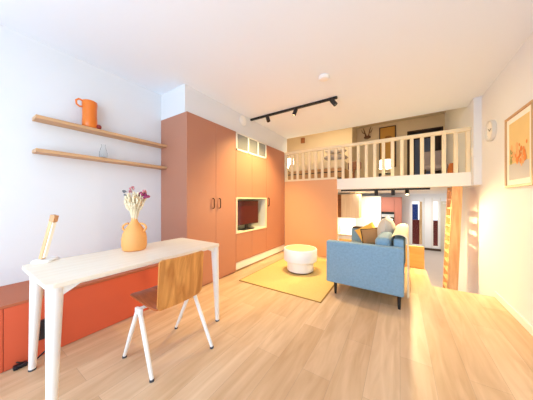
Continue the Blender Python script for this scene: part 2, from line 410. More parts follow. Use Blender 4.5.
bm = new(); lathe(bm, [(0, gz + .001), (0.03, gz + .001), (0.034, gz + 0.01), (0.036, gz + 0.06), (0.026, gz + 0.10), (0.018, gz + 0.13), (0.02, gz + 0.15), (0.017, gz + 0.15), (0.015, gz + 0.13), (0.023, gz + 0.10), (0.033, gz + 0.06), (0.03, gz + 0.012), (0, gz + 0.01)], -2.722, 0.94)
tag(obj('glass_vase', bm, M['glassy'], smooth=True), 'small clear glass vase on the lower wall shelf', 'vase', None, (-2.722, 0.94, gz))

# ------------------------------------------------------------------ desk
dX0, dX1, dY0, dY1, dZ = -2.085, -1.472, 0.272, 1.46, 0.745
dk = thing('desk', 'long pale birch desk with tapered white legs in front of the coral bench', 'desk', (-1.78, 0.87, 0))
def rrect(x0, x1, y0, y1, r, n=6):
    P = []
    for cx, cy, a in ((x1 - r, y1 - r, 0), (x0 + r, y1 - r, 90), (x0 + r, y0 + r, 180), (x1 - r, y0 + r, 270)):
        for k in range(n + 1):
            t = D(a + 90 * k / n); P.append((cx + r * math.cos(t), cy + r * math.sin(t)))
    return P
bm = new(); prism(bm, rrect(dX0, dX1, dY0, dY1, 0.035), 'z', dZ - 0.022, dZ)
obj('desktop', bm, M['desk'], dk)
bm = new(); i = 0.055
for yy in (dY0 + i, dY1 - i - 0.02): box(bm, dX0 + i, dX1 - i, yy, yy + 0.02, dZ - 0.06, dZ - 0.022)
for xx in (dX0 + i, dX1 - i - 0.02): box(bm, xx, xx + 0.02, dY0 + i, dY1 - i, dZ - 0.045, dZ - 0.022)
obj('apron', bm, M['whitem'], dk)
for sx, x in ((1, dX0), (-1, dX1)):
    for sy, y in ((1, dY0), (-1, dY1)):
        bm = new()
        top = Vector((x + sx * 0.04, y + sy * 0.04, dZ - 0.022)); bot = Vector((x + sx * 0.022, y + sy * 0.022, 0.012))
        if sx > 0: top.y += sy * 0.028; bot.y += sy * 0.035; bot.x -= 0.07
        n = 10; pts = [top.lerp(bot, k / n) for k in range(n + 1)]
        tube(bm, pts, [0.036 - 0.017 * k / n for k in range(n + 1)], 16)
        # gusset flaring into the table top
        prism(bm, [(y + sy * 0.05, dZ - 0.022), (y + sy * 0.145, dZ - 0.022), (y + sy * 0.135, dZ - 0.034), (y + sy * 0.06, dZ - 0.075)], 'x', x + sx * 0.03 - .012, x + sx * 0.03 + .012)
        lg = obj('leg', bm, M['whitem'], dk, True)
        bm = new(); tube(bm, [bot, (bot.x, bot.y, 0.0)], 0.02, 12); obj('foot_cap', bm, M['rubber'], lg)
# vase with dried flowers
vx, vy = -1.92, 0.885
v = thing('flower_vase', 'apricot clay bottle vase with two loop handles on the desk', 'vase', (vx, vy, dZ))
prof = [(0, 0), (0.088, 0), (0.1, 0.008), (0.108, 0.04), (0.108, 0.10), (0.100, 0.14), (0.078, 0.18), (0.052, 0.215), (0.034, 0.24), (0.024, 0.262), (0.024, 0.275), (0.018, 0.275), (0.016, 0.25), (0, 0.24)]
bm = new(); lathe(bm, [(r * 0.87, dZ + z) for r, z in prof], vx, vy); obj('body', bm, M['vase'], v, True)
cxd, cyd = 0.84, 0.54        # direction seen broadside
for s in (-1, 1):
    bm = new(); pts = []
    for k in range(9):
        a = D(-75 + 150 * k / 8) + 0.25
        d = 0.050 + 0.050 * math.cos(a) * 1.0; h = 0.19 + 0.036 * math.sin(a)
        pts.append((vx + s * cxd * d, vy + s * cyd * d, dZ + h))
    tube(bm, pts, 0.0085, 10); obj('handle', bm, M['vase'], v, True)
fl = thing('dried_flowers', 'bunch of cream dried grass with magenta flowers standing in the apricot vase', 'dried flowers', (vx, vy, dZ + 0.26))
bm = new(); z0 = dZ + 0.262
for k in range(130):
    a = random.uniform(0, 2 * PI); sp = random.uniform(0, 1) ** 0.6
    h = random.uniform(0.12, 0.235)
    ex = vx + math.cos(a) * sp * 0.085 + cxd * 0.012; ey = vy + math.sin(a) * sp * 0.085 + cyd * 0.012
    r = 0.014 * math.sqrt(random.random()); bxx = vx + r * math.cos(a); byy = vy + r * math.sin(a)
    m1 = (bxx + (ex - bxx) * 0.35, byy + (ey - byy) * 0.35, z0 + h * 0.5)
    tube(bm, [(bxx, byy, z0 - 0.03), m1, (ex, ey, z0 + h)], [0.002, 0.0035, 0.0055], 5)
    for q in range(3):
        t = random.uniform(0.35, 1); c = Vector(m1).lerp(Vector((ex, ey, z0 + h)), t)
        ball(bm, c, random.uniform(0.006, 0.011), 1, 1, 1.5, 1)
obj('grass', bm, M['straw'], fl, True)
def blossom(c, r, m, n):
    bm = new()
    for k in range(n):
        a = random.uniform(0, 2 * PI); b = random.uniform(-0.6, 1.2)
        d = Vector((math.cos(a) * math.cos(b), math.sin(a) * math.cos(b), math.sin(b)))
        ball(bm, Vector(c) + d * r * 0.65, r * 0.42, 1, 1, 0.8, 1)
    return obj('blossom', bm, m, fl, True)
for (du, dz_, r, mm) in ((0.02, 0.195, 0.034, 'mag'), (0.07, 0.205, 0.036, 'mag'), (0.105, 0.185, 0.03, 'mag'), (0.05, 0.175, 0.03, 'mag'), (0.085, 0.235, 0.022, 'pink'), (-0.02, 0.265, 0.022, 'pink'), (-0.035, 0.235, 0.018, 'pink'), (-0.088, 0.235, 0.018, 'greyfl'), (-0.08, 0.205, 0.014, 'greyfl')):
    cc = (vx + cxd * du * 1.0, vy + cyd * du * 1.0, z0 + dz_)
    o = blossom(cc, r, M[mm], 14)
    bm = new(); tube(bm, [(vx, vy, z0 - 0.02), (vx + cxd * du * .5, vy + cyd * du * .5, z0 + dz_ * .55), cc], 0.002, 5); obj('stem', bm, M['straw'], o)
# tilted stick lamp
lx, ly = -2.085, 0.372
lp = thing('desk_lamp', 'slanted wooden stick lamp rising from a white dish on the desk', 'lamp', (lx, ly, dZ))
bm = new()
pts = []
for k in range(40):
    a = 2 * PI * k / 40; r = 0.058 + 0.009 * math.cos(4 * a); pts.append((lx + 0.0 + r * math.cos(a), ly + 0.012 + r * 1.05 * math.sin(a)))
prism(bm, pts, 'z', dZ + .001, dZ + 0.016); bmesh.ops.bevel(bm, geom=[e for e in bm.edges if abs(e.verts[0].co.z - e.verts[1].co.z) < 1e-5 and e.verts[0].co.z > dZ + 0.01], offset=0.005, segments=2, affect='EDGES')
obj('base', bm, M['whitem'], lp, True, 'white scalloped base dish')
tl = Matrix.Translation((lx, ly, dZ + 0.018)) @ Matrix.Rotation(D(32.8), 4, 'Z') @ Matrix.Rotation(D(15.5), 4, 'Y')
def lbox(x0, x1, y0, y1, z0, z1, bev=0.002):
    bm = bx(x0, x1, y0, y1, z0, z1, bev=bev, seg=2); bm.transform(tl); return bm
obj('stick', lbox(-0.019, 0.004, -0.015, 0.015, 0, 0.31, 0.003), M['stickw'], lp)
obj('light_strip', lbox(0.0045, 0.013, -0.012, 0.012, 0.012, 0.265), M['led'], lp, label='milky light strip along the stick')
obj('end_block', lbox(-0.020, 0.014, -0.016, 0.016, 0.268, 0.315, 0.003), M['stickd'], lp, label='darker brown wooden tip')

# ------------------------------------------------------------------ desk chair
ch = thing('desk_chair', 'oak plywood chair with white A-shaped legs pulled up to the desk', 'chair', (-1.46, 0.93, 0))
cw0, cw1 = 0.745, 1.085
def sheet(prof, y0, y1, th, bulge=0.0, rnd=0.04, ny=12):
    bm = new(); ns = len(prof); top = []; botm = []
    for i, (x, z) in enumerate(prof):
        a = prof[max(i - 1, 0)]; b = prof[min(i + 1, ns - 1)]
        t = Vector((b[0] - a[0], b[1] - a[1])).normalized(); nrm = Vector((-t.y, t.x))
        rowa = []; rowb = []
        e = min(i, ns - 1 - i) / (ns - 1)
        ins = rnd * max(0, 1 - e / 0.12) ** 2 * 0.6
        for jx_ in range(ny + 1):
            u = -1 + 2 * jx_ / ny
            y = (y0 + y1) / 2 + u * ((y1 - y0) / 2 - ins)
            off = bulge * (1 - u * u)
            rowa.append(bm.verts.new((x + nrm.x * (th / 2 + off), y, z + nrm.y * (th / 2 + off))))
            rowb.append(bm.verts.new((x + nrm.x * (-th / 2 + off), y, z + nrm.y * (-th / 2 + off))))
        top.append(rowa); botm.append(rowb)
    for i in range(ns - 1):
        for k in range(ny):
            bm.faces.new((top[i][k], top[i + 1][k], top[i + 1][k + 1], top[i][k + 1]))
            bm.faces.new((botm[i][k], botm[i][k + 1], botm[i + 1][k + 1], botm[i + 1][k]))
    for i in range(ns - 1):
        bm.faces.new((top[i][0], botm[i][0], botm[i + 1][0], top[i + 1][0])); bm.faces.new((top[i][ny], top[i + 1][ny], botm[i + 1][ny], botm[i][ny]))
    for k in range(ny):
        bm.faces.new((top[0][k], top[0][k + 1], botm[0][k + 1], botm[0][k])); bm.faces.new((top[-1][k], botm[-1][k], botm[-1][k + 1], top[-1][k + 1]))
    return bm
seatp = [(-1.70, 0.462), (-1.68, 0.468), (-1.6, 0.462), (-1.5, 0.452), (-1.42, 0.448), (-1.35, 0.452), (-1.325, 0.458), (-1.31, 0.464)]
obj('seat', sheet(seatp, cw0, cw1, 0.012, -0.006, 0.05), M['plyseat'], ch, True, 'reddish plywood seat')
backp = [(-1.312, 0.455), (-1.305, 0.48), (-1.298, 0.53), (-1.292, 0.60), (-1.288, 0.68), (-1.283, 0.74), (-1.278, 0.775), (-1.276, 0.785)]
obj('backrest', sheet(backp, cw0 - 0.01, cw1 + 0.0, 0.012, -0.012, 0.03), M['ply'], ch, True)
for yy, xa, fx0, fx1, fy in ((0.72, -1.50, -1.727, -1.351, 0.728), (1.12, -1.46, -1.72, -1.255, 1.148)):
    for fx in (fx0, fx1):
        bm = new(); ap = Vector((xa + (0.012 if fx > xa else -0.012), yy, 0.425)); ft = Vector((fx, fy, 0.012))
        tube(bm, [ap, ap.lerp(ft, 0.5), ft], [0.0145, 0.015, 0.012], 12)
        lg = obj('leg', bm, M['whitem'], ch, True)
        bm = new(); tube(bm, [(fx, fy, 0.014), (fx, fy, 0.0)], [0.014, 0.015], 12); obj('foot_cap', bm, M['rubber'], lg)
bm = new()
for yy, xa in ((0.72, -1.50), (1.12, -1.46)): box(bm, xa - 0.035, xa + 0.035, yy - 0.012, yy + 0.012, 0.395, 0.435, bev=0.005)
tube(bm, [(-1.50, 0.72, 0.428), (-1.48, 0.92, 0.428), (-1.46, 1.12, 0.428)], 0.011, 10)
for yy, xa in ((0.80, -1.495), (1.05, -1.47)): tube(bm, [(xa, yy, 0.428), (-1.39, yy, 0.433), (-1.335, yy, 0.475), (-1.322, yy, 0.54), (-1.318, yy, 0.60)], 0.008, 8)
obj('frame', bm, M['whitem'], ch, True)

# socket block and cable by the bench
so = thing('power_socket', 'black power socket block on the coral bench front behind the desk leg', 'socket', (XBF, 0.41, 0.2))
obj('housing', bx(XBF + 0.001, XBF + 0.028, 0.375, 0.465, 0.135, 0.275, bev=0.004), M['sock'], so)
for zz in (0.175, 0.235):
    bm = new(); box(bm, XBF + 0.028, XBF + 0.030, 0.425, 0.45, zz - 0.006, zz + 0.006); obj('indicator', bm, M['sockl'], so)
bm = new(); tube(bm, [(XBF + 0.02, 0.44, 0.137), (XBF + 0.03, 0.45, 0.09), (XBF + 0.035, 0.42, 0.055), (XBF + 0.04, 0.37, 0.02), (XBF + 0.03, 0.32, 0.012)], 0.006, 8)
cb = tag(obj('power_cable', bm, M['sock'], smooth=True), 'black cable hanging from the socket block down to the floor', 'cable', None, (XBF + 0.03, 0.4, 0.05))
bm = new(); box(bm, XBF + 0.015, XBF + 0.05, 0.255, 0.32, 0.002, 0.03, bev=0.006); tube(bm, [(XBF + .03, .30, .028), (XBF + .035, .27, .05)], .005, 8); tube(bm, [(XBF + .03, .29, .015), (XBF + .06, .27, .012)], .005, 8)
tag(obj('cable_plug', bm, M['sock']), 'small black plug lying on the floor against the coral bench', 'plug', None, (XBF + 0.03, 0.29, 0))

# ------------------------------------------------------------------ television
tv = thing('television', 'black flat television standing in the cream trimmed niche', 'television', (-2.45, 3.0, nz0 + 0.02))
obj('housing', bx(-2.345, -2.305, 2.60, 3.285, 0.735, 1.165, bev=0.004), M['blackg'], tv)
obj('screen', bx(-2.305, -2.302, 2.612, 3.273, 0.75, 1.153), M['screen'], tv)
bm = new(); box(bm, -2.40, -2.26, 2.80, 3.10, nz0 + 0.021, nz0 + 0.035, bev=0.003); box(bm, -2.335, -2.315, 2.91, 2.99, nz0 + 0.035, 0.74)
obj('stand', bm, M['black'], tv)

# ------------------------------------------------------------------ rug and pouf
rg = thing('rug', 'rectangular mustard yellow rug under the white round table', 'rug', (-1.37, 3.1, 0))
obj('pile', bx(-1.955, -0.765, 2.325, 4.05, 0.0005, 0.011, bev=0.003, seg=1), M['rug'], rg)
bm = new(); box(bm, -1.962, -0.758, 2.315, 2.327, 0.0005, 0.009); box(bm, -1.962, -0.758, 4.048, 4.06, 0.0005, 0.009)
box(bm, -1.966, -1.953, 2.315, 4.06, 0.0005, 0.009); box(bm, -0.767, -0.754, 2.315, 4.06, 0.0005, 0.009)
obj('binding', bm, M['rugedge'], rg)
px, py = -1.38, 3.17
pf = thing('round_table', 'white round drum coffee table with stepped base on the yellow rug', 'coffee table', (px, py, 0.011))
bm = new(); lathe(bm, [(0, 0.012), (0.195, 0.012), (0.2, 0.016), (0.2, 0.03), (0.19, 0.032), (0, 0.032)], px, py, 40); obj('shadow_ring', bm, M['poufring'], pf, True)  # dark ring standing in for the shadow at the foot of the drum
bm = new(); lathe(bm, [(0, 0.032), (0.205, 0.032), (0.213, 0.04), (0.213, 0.19), (0, 0.19)], px, py, 48); obj('base', bm, M['pouf'], pf, True)
bm = new(); lathe(bm, [(0, 0.19), (0.255, 0.19), (0.268, 0.20), (0.268, 0.375), (0.262, 0.386), (0.25, 0.386), (0.246, 0.376), (0, 0.376)], px, py, 48); obj('body', bm, M['pouf'], pf, True)
bm = new(); lathe(bm, [(0, 0.377), (0.244, 0.377), (0.244, 0.383), (0.238, 0.386), (0, 0.386)], px, py, 48); obj('tabletop', bm, M['trayy'], pf, True, 'pale yellow inset top')

# ------------------------------------------------------------------ sofa
SO = (0.035, 2.585, 0); SR = D(-1.6)
sf = thing('sofa', 'blue woven two seat sofa seen from its arm end, facing the cupboards', 'sofa', SO, SR)
def S(x, y, z=0): return LOC['sofa'] @ Vector((x, y, z))
def sobj(name, bm, m, sm=False, parent=sf, label=None):
    bm.transform(LOC['sofa']); return obj(name, bm, m, parent, sm, label)
for a, b in ((0, 0.10), (1.40, 1.50)):
    sobj('armrest', bx(-0.82, 0.0, a, b, 0.15, 0.662, bev=0.018, seg=3), M['sofa'], True)
sobj('seat_base', bx(-0.80, -0.02, 0.102, 1.398, 0.16, 0.30, bev=0.012), M['sofa'], True)
for a in (0.104, 0.752): sobj('seat_cushion', bx(-0.81, -0.17, a, a + 0.644, 0.302, 0.45, bev=0.03, seg=3), M['sofa'], True)
sobj('backrest', bx(-0.10, -0.002, 0.102, 1.398, 0.302, 0.74, bev=0.02, seg=3), M['sofa'], True)
for a in (0.106,):
    bm = new(); box(bm, -0.275, -0.12, a, a + 0.62, 0.452, 0.745, bev=0.05, seg=4, rot=Matrix.Rotation(D(-3), 4, 'Y'), piv=(-0.12, a, 0.452)); sobj('back_cushion', bm, M['sofa'], True)
for x, y in ((-0.72, 0.06), (-0.045, 0.06), (-0.72, 1.44), (-0.045, 1.44)):
    bm = new(); tube(bm, [(x, y, 0.16), (x, y, 0.0)], [0.022, 0.013], 12); sobj('leg', bm, M['black'], True, label='black tapered leg')
# throw over the back (inverted U hanging outside)
bm = new(); ny, prof = 18, []
for k in range(9): prof.append((0.029 - 0.004 * k / 8, 0.12 + 0.60 * k / 8))
for k in range(1, 8):
    a = PI * k / 8; prof.append((-0.05 + 0.075 * math.cos(a), 0.742 + 0.05 * math.sin(a)))
prof = prof[:]
rowsA, rowsB = [], []
for jy in range(ny + 1):
    yy = 0.108 + 1.285 * jy / ny
    w = 0.007 * math.sin(jy * 1.7) + 0.004 * math.sin(jy * 3.1)
    ra, rb = [], []
    for k, (x, z) in enumerate(prof):
        f = max(0, 1 - k / 8); ra.append(bm.verts.new((x + 0.010 + abs(w) * (0.4 + f), yy, z + 0.004))); rb.append(bm.verts.new((x + 0.0 if k < 9 else x, yy, z - 0.004)))
    rowsA.append(ra); rowsB.append(rb)
K = len(prof)
for jy in range(ny):
    for k in range(K - 1):
        bm.faces.new((rowsA[jy][k], rowsA[jy + 1][k], rowsA[jy + 1][k + 1], rowsA[jy][k + 1])); bm.faces.new((rowsB[jy][k], rowsB[jy][k + 1], rowsB[jy + 1][k + 1], rowsB[jy + 1][k]))
    for k in (0, K - 1): bm.faces.new((rowsA[jy][k], rowsB[jy][k], rowsB[jy + 1][k], rowsA[jy + 1][k]))
for jy in (0, ny):
    for k in range(K - 1): bm.faces.new((rowsA[jy][k], rowsA[jy][k + 1], rowsB[jy][k + 1], rowsB[jy][k]))
bm.transform(LOC['sofa'])
tag(obj('throw_blanket', bm, M['creamf'], smooth=True), 'cream throw blanket hanging over the back of the blue sofa', 'blanket', None, tuple(S(0, 0.8, 0.7)))
# scatter cushions
def cushion(name, m, loc, w, h, t, rx, ry, rz, label, e=0.42, piping=None, roll=0):
    mt = LOC['sofa'] @ Matrix.Translation(loc) @ Matrix.Rotation(rz, 4, 'Z') @ Matrix.Rotation(ry, 4, 'Y') @ Matrix.Rotation(rx, 4, 'X') @ Matrix.Rotation(roll, 4, 'Z')
    bm = new(); pillow(bm, w, h, t, mt, 16, e)
    o = tag(obj(name, bm, m, smooth=True), label, 'cushion', 'cushions on the sofa', tuple(mt.translation))
    if piping:
        bm = new(); pts = []
        for k in range(48):
            s = k / 48 * 4; q = int(s); f = s - q; u = -1 + 2 * f
            x, y = ((u, -1), (1, u), (-u, 1), (-1, -u))[q]
            pts.append(mt @ Vector((x * w / 2 * (1 - 0.07 * (1 - y * y)), y * h / 2 * (1 - 0.07 * (1 - x * x)), 0)))
        tube(bm, pts + pts[:2], 0.010, 8); bm.transform(Matrix.Translation(-mt.translation))
        LOC[o.name] = Matrix.Identity(4)
        obj('piping', bm, piping, o, True, 'dark brown piping')
    return o
cushion('scatter_cushion', M['greyc'], (-0.235, 1.05, 0.685), 0.60, 0.47, 0.25, PI / 2, 0, D(90), 'large pale grey cushion standing against the sofa back', 0.5)
cushion('scatter_cushion', M['yel'], (-0.52, 1.235, 0.615), 0.32, 0.32, 0.12, D(56), 0, D(-6), 'mustard knitted cushion tilted against the far arm', 0.4, None, D(36))
cushion('scatter_cushion', M['tan'], (-0.44, 0.97, 0.605), 0.26, 0.26, 0.11, D(66), 0, D(4), 'tan cushion edged with dark brown piping', 0.4, M['brownd'], D(10))
bm = new(); box(bm, -0.80, -0.42, 1.385, 1.53, 0.664, 0.69, bev=0.01, seg=2); bm.transform(LOC['sofa'])
tag(obj('folded_blanket', bm, M['brownd'], smooth=True), 'dark brown folded blanket lying on the far arm of the sofa', 'blanket', None, tuple(S(-0.6, 1.46, 0.664)))

# ------------------------------------------------------------------ mezzanine front: balustrade
ra = thing('balustrade', 'cream wooden balustrade along the front of the sleeping mezzanine', 'railing', (-0.6, YB, ZM))
RY0, RY1 = YB + 0.004, YB + 0.042
obj('top_rail', bx(-2.225, 0.885, RY0 - 0.012, RY1 + 0.012, 2.205, 2.262, bev=0.006), M['rail'], ra)
obj('bottom_rail', bx(-2.225, -1.058, RY0, RY1, ZM + .001, ZM + 0.042, bev=0.003), M['rail'], ra)
for k in range(23):
    x = -2.195 + k * (0.858 + 2.195) / 22
    z0 = ZM + (0.043 if x < -1.07 else 0.001)
    obj('baluster', bx(x - 0.026, x + 0.026, RY0, RY1, z0, 2.204, bev=0.003, seg=1), M['rail'], ra)

# ladder stair against the right wall
ld = thing('ladder', 'honey oak ladder stair with flat treads beside the right wall', 'ladder', (0.68, 4.5, ZL))
def lx_(z): return 0.63 + (z + 0.25) * 0.035
for yy in (4.325, 4.70):
    bm = new(); prism(bm, [(lx_(ZL), ZL), (lx_(ZL) + 0.125, ZL), (lx_(1.383) + 0.125, 1.383), (lx_(1.383), 1.383)], 'y', yy, yy + 0.035)
    obj('stringer', bm, M['oak'], ld)
k = 0; z = ZL + 0.13
while z < 1.36:
    obj('tread', bx(lx_(z) - 0.004, lx_(z) + 0.11, 4.362, 4.698, z, z + 0.028, bev=0.003, seg=1), M['oak'], ld)
    z += 0.145
# low amber panel at the edge of the upper floor
tag(obj('low_partition', bx(-1.055, 0.345, 4.40, 4.44, 0.001, 0.375, bev=0.003, seg=1), M['parapet']), 'low amber wooden partition behind the sofa at the stair edge', 'partition', None, (-0.3, 4.42, 0))

# ------------------------------------------------------------------ track lights
def track(name, label, x0, x1, y, z, heads, group, aim):
    t = thing(name, label, 'track light', ((x0 + x1) / 2, y, z), 0, group)
    obj('rail', bx(x0, x1, y - 0.017, y + 0.017, z - 0.034, z - 0.001, bev=0.003, seg=1), M['black'], t)
    for (hx, dr, lit) in heads:
        dr = Vector(dr).normalized(); p = Vector((hx, y, z - 0.07))
        bm = new(); tube(bm, [(hx, y, z - 0.035), p], 0.008, 8); 
        q = Vector((0, 0, 1)).rotation_difference(dr).to_matrix().to_4x4()
        b2 = new(); lathe(b2, [(0, -0.045), (0.028, -0.045), (0.031, -0.04), (0.031, 0.055), (0.026, 0.055), (0.026, 0.045), (0, 0.045)], 0, 0, 20)
        b2.transform(Matrix.Translation(p) @ q)
        me = bpy.data.meshes.new('tmp'); b2.to_mesh(me); b2.free(); bm.from_mesh(me); bpy.data.meshes.remove(me)
        h = obj('spot_head', bm, M['black'], t, True)
        b3 = new(); lathe(b3, [(0, 0.0455), (0.025, 0.0455), (0.025, 0.049), (0, 0.049)], 0, 0, 20); b3.transform(Matrix.Translation(p) @ q)
        obj('lens', b3, M['bulb'] if lit else M['blackg'], h)
    return t
trk_heads = [(-1.905, (0.35, -0.1, -0.95), False), (-1.395, (-0.45, 0.0, -1.0), True), (-0.80, (0.55, 0.1, -0.75), False)]
track('ceiling_track_light', 'black three spot track light on the main ceiling above the rug', -2.27, -0.745, 3.0, ZC, trk_heads, None, None)
low_heads = [(-0.385, (0, 0.12, -1), False), (-0.11, (0, 0.12, -1), False), (0.105, (0.05, -0.55, -1), True)]
track('mezzanine_track_light', 'black three spot track light under the mezzanine floor', -1.04, 0.43, 4.50, 1.385, low_heads, None, None)

# smoke alarm, round vent, switch
bm = new(); lathe(bm, [(0, ZC - 0.001), (0.058, ZC - 0.001), (0.06, ZC - 0.02), (0.05, ZC - 0.034), (0.02, ZC - 0.038), (0, ZC - 0.038)], -0.758, 2.437, 32)
tag(obj('smoke_alarm', bm, M['whitem'], smooth=True), 'round white smoke alarm on the main ceiling', 'smoke alarm', None, (-0.758, 2.437, ZC - 0.02))
bm = new(); lathe(bm, [(0, 0.001), (0.085, 0.001), (0.088, 0.012), (0.075, 0.02), (0.06, 0.014), (0.045, 0.022), (0, 0.026)], 0, 0, 32)
bm.transform(Matrix.Translation((XF - 0.045, 2.78, 2.535)) @ Matrix.Rotation(PI / 2, 4, 'Y'))
tag(obj('round_vent', bm, M['whitem'], smooth=True), 'round white air vent on the bulkhead above the grille', 'vent', None, (XF - 0.04, 2.78, 2.535))
tag(obj('light_switch', bx(0.876, 0.887, 4.12, 4.19, 1.80, 1.92, bev=0.003), M['trimw']), 'small white switch on the right wall by the balustrade', 'switch', None, (XR, 4.155, 1.86))

# ------------------------------------------------------------------ right wall: clock and picture
ck = thing('wall_clock', 'round white wall clock on the right wall', 'clock', (XR - 0.01, 3.69, 2.035))
def onwall(bm, dx=0): bm.transform(Matrix.Translation((XR - 0.001 - dx, 3.69, 2.035)) @ Matrix.Rotation(-PI / 2, 4, 'Y')); return bm
bm = new(); lathe(bm, [(0.0, 0), (0.126, 0), (0.128, 0.01), (0.128, 0.038), (0.122, 0.042), (0.118, 0.036), (0.118, 0.02), (0, 0.02)], 0, 0, 48); obj('rim', onwall(bm), M['clockg'], ck, True, 'pale grey rim')
bm = new(); lathe(bm, [(0, 0.0205), (0.1175, 0.0205), (0.1175, 0.024), (0, 0.024)], 0, 0, 40); obj('face', onwall(bm), M['clockw'], ck, True)
bm = new(); box(bm, -0.006, 0.075, -0.004, 0.004, 0.025, 0.028); bm.transform(Matrix.Rotation(D(60), 4, 'Z')); obj('minute_hand', onwall(bm), M['handgrey'], ck)
bm = new(); box(bm, -0.006, 0.052, -0.005, 0.005, 0.0285, 0.031); bm.transform(Matrix.Rotation(D(-70), 4, 'Z')); obj('hour_hand', onwall(bm), M['handgrey'], ck)
for k in range(12):
    bm = new(); box(bm, 0.092, 0.108, -0.003, 0.003, 0.0243, 0.0255); bm.transform(Matrix.Rotation(2 * PI * k / 12, 4, 'Z'))
    obj('hour_mark', onwall(bm), M['clockg'], ck)
pc = thing('framed_picture', 'pale framed still life print of orange flowers on the right wall', 'picture', (XR - 0.01, 3.03, 1.68))
fy0, fy1, fz0, fz1 = 2.70, 3.255, 1.30, 2.025
bm = new(); t = 0.022
box(bm, XR - 0.028, XR - 0.001, fy0, fy0 + t, fz0, fz1); box(bm, XR - 0.028, XR - 0.001, fy1 - t, fy1, fz0, fz1)
box(bm, XR - 0.028, XR - 0.001, fy0 + t, fy1 - t, fz0, fz0 + t); box(bm, XR - 0.028, XR - 0.001, fy0 + t, fy1 - t, fz1 - t, fz1)
obj('frame', bm, M['frame'], pc)
obj('mat_board', bx(XR - 0.016, XR - 0.001, fy0 + t, fy1 - t, fz0 + t, fz1 - t), M['matbd'], pc, label='white mat board')
bm = new(); py0, py1, pz0, pz1 = fy0 + 0.075, fy1 - 0.075, fz0 + 0.075, fz1 - 0.075
def pface(poly, mi, lift):
    vs = [bm.verts.new((XR - 0.0165 - lift, y, z)) for y, z in poly]; f = bm.faces.new(vs); f.material_index = mi
def disc(y, z, r, mi, lift, n=14, sy=1, sz=1): pface([(y + r * sy * math.cos(2 * PI * k / n), z + r * sz * math.sin(2 * PI * k / n)) for k in range(n)], mi, lift)
box(bm, XR - 0.0168, XR - 0.016, py0, py1, pz0, pz1)
pface([(py0, pz0), (py1, pz0), (py1, pz0 + 0.16), (py0, pz0 + 0.16)], 4, 0.001)
rr = random.Random(3)
for k in range(40):
    y = rr.uniform(py0 + 0.035, py1 - 0.04); q = (y - py0) / (py1 - py0)
    mi = rr.choice([1, 1, 2]) if q < 0.45 else (rr.choice([2, 2, 1]) if q < 0.7 else rr.choice([3, 2, 3]))
    zz = pz0 + 0.19 + rr.uniform(-0.05, 0.16 - 0.06 * abs(q - 0.4))
    disc(y, zz, rr.uniform(0.018, 0.036), mi, 0.0012 + 0.00008 * k, 9, rr.uniform(0.6, 1), rr.uniform(0.7, 1.2))
obj('print', bm, [M['pbg'], M['por'], M['por2'], M['pgr'], M['pgy']], pc)

# ------------------------------------------------------------------ things on the mezzanine
bd = thing('bed', 'low bed with pale linen on the sleeping mezzanine behind the balusters', 'bed', (-1.7, 5.3, ZM))
obj('bed_frame', bx(-2.42, -1.05, 4.75, 6.15, ZM + 0.09, ZM + 0.30, bev=0.01), M['bedb'], bd)
for x in (-2.36, -1.71, -1.11):
    for y in (4.80, 6.05): obj('leg', bx(x - 0.03, x + 0.03, y, y + 0.06, ZM + 0.001, ZM + 0.09), M['dframe'], bd)
obj('shadow_strip', bx(-2.40, -1.07, 4.742, 4.749, ZM + 0.205, ZM + 0.225), M['black'], bd, label='black strip drawn as the shadow line of the bed base')  # thin black strip painted in for the shadow along the bed base
obj('mattress', bx(-2.40, -1.06, 4.77, 6.13, ZM + 0.302, ZM + 0.49, bev=0.03, seg=3), M['bed'], bd, True)
def pil(name, m, loc, w, h, t, label, rz, tilt):
    mt = Matrix.Translation(loc) @ Matrix.Rotation(rz, 4, 'Z') @ Matrix.Rotation(tilt, 4, 'X')
    bm = new(); pillow(bm, w, h, t, mt, 14, 0.35)
    return tag(obj(name, bm, m, smooth=True), label, 'pillow', 'pillows on the bed', tuple(mt.translation))
pil('bed_pillow', M['pilg'], (-1.28, 5.02, ZM + 0.582), 0.50, 0.40, 0.17, 'grey pillow lying nearest on the mezzanine bed', 0, D(4))
pil('bed_pillow', M['pill'], (-1.28, 5.02, ZM + 0.745), 0.46, 0.38, 0.13, 'pale pillow stacked on the grey pillow on the bed', 0.05, D(6))
ns = thing('bedside_stool', 'round brown wooden stool at the right end of the mezzanine bed', 'stool', (-0.85, 5.0, ZM))
bm = new(); lathe(bm, [(0, ZM + 0.27), (0.13, ZM + 0.27), (0.14, ZM + 0.29), (0.14, ZM + 0.41), (0.12, ZM + 0.43), (0, ZM + 0.43)], -0.86, 5.0); obj('seat', bm, M['brown'], ns, True)
for a in (30, 150, 270):
    bm = new(); c_, s_ = math.cos(D(a)), math.sin(D(a)); tube(bm, [(-0.86 + .08 * c_, 5 + .08 * s_, ZM + .27), (-0.86 + .12 * c_, 5 + .12 * s_, ZM)], [0.024, 0.018], 10); obj('leg', bm, M['brown'], ns, True)
def table_lamp(x, y, z, w, h, m, label):
    t = thing('table_lamp', label, 'lamp', (x, y, z), 0, None)
    bm = new(); lathe(bm, [(w / 2, z + 0.12), (w / 2 * 0.96, z + 0.12 + h), (w / 2 * 0.94, z + 0.12 + h), (w / 2 * 0.98, z + 0.12)], x, y, 32)
    bm.faces.new([bm.verts.new((x + w / 2 * 0.95 * math.cos(2 * PI * k / 24), y + w / 2 * 0.95 * math.sin(2 * PI * k / 24), z + 0.118 + h)) for k in range(24)])
    obj('lamp_shade', bm, m, t, True)
    bm = new(); lathe(bm, [(0, z + .001), (0.06, z + .001), (0.06, z + 0.015), (0.012, z + 0.03), (0.012, z + 0.2), (0, z + 0.2)], x, y, 20); obj('base', bm, M['black'], t, True)
    return t
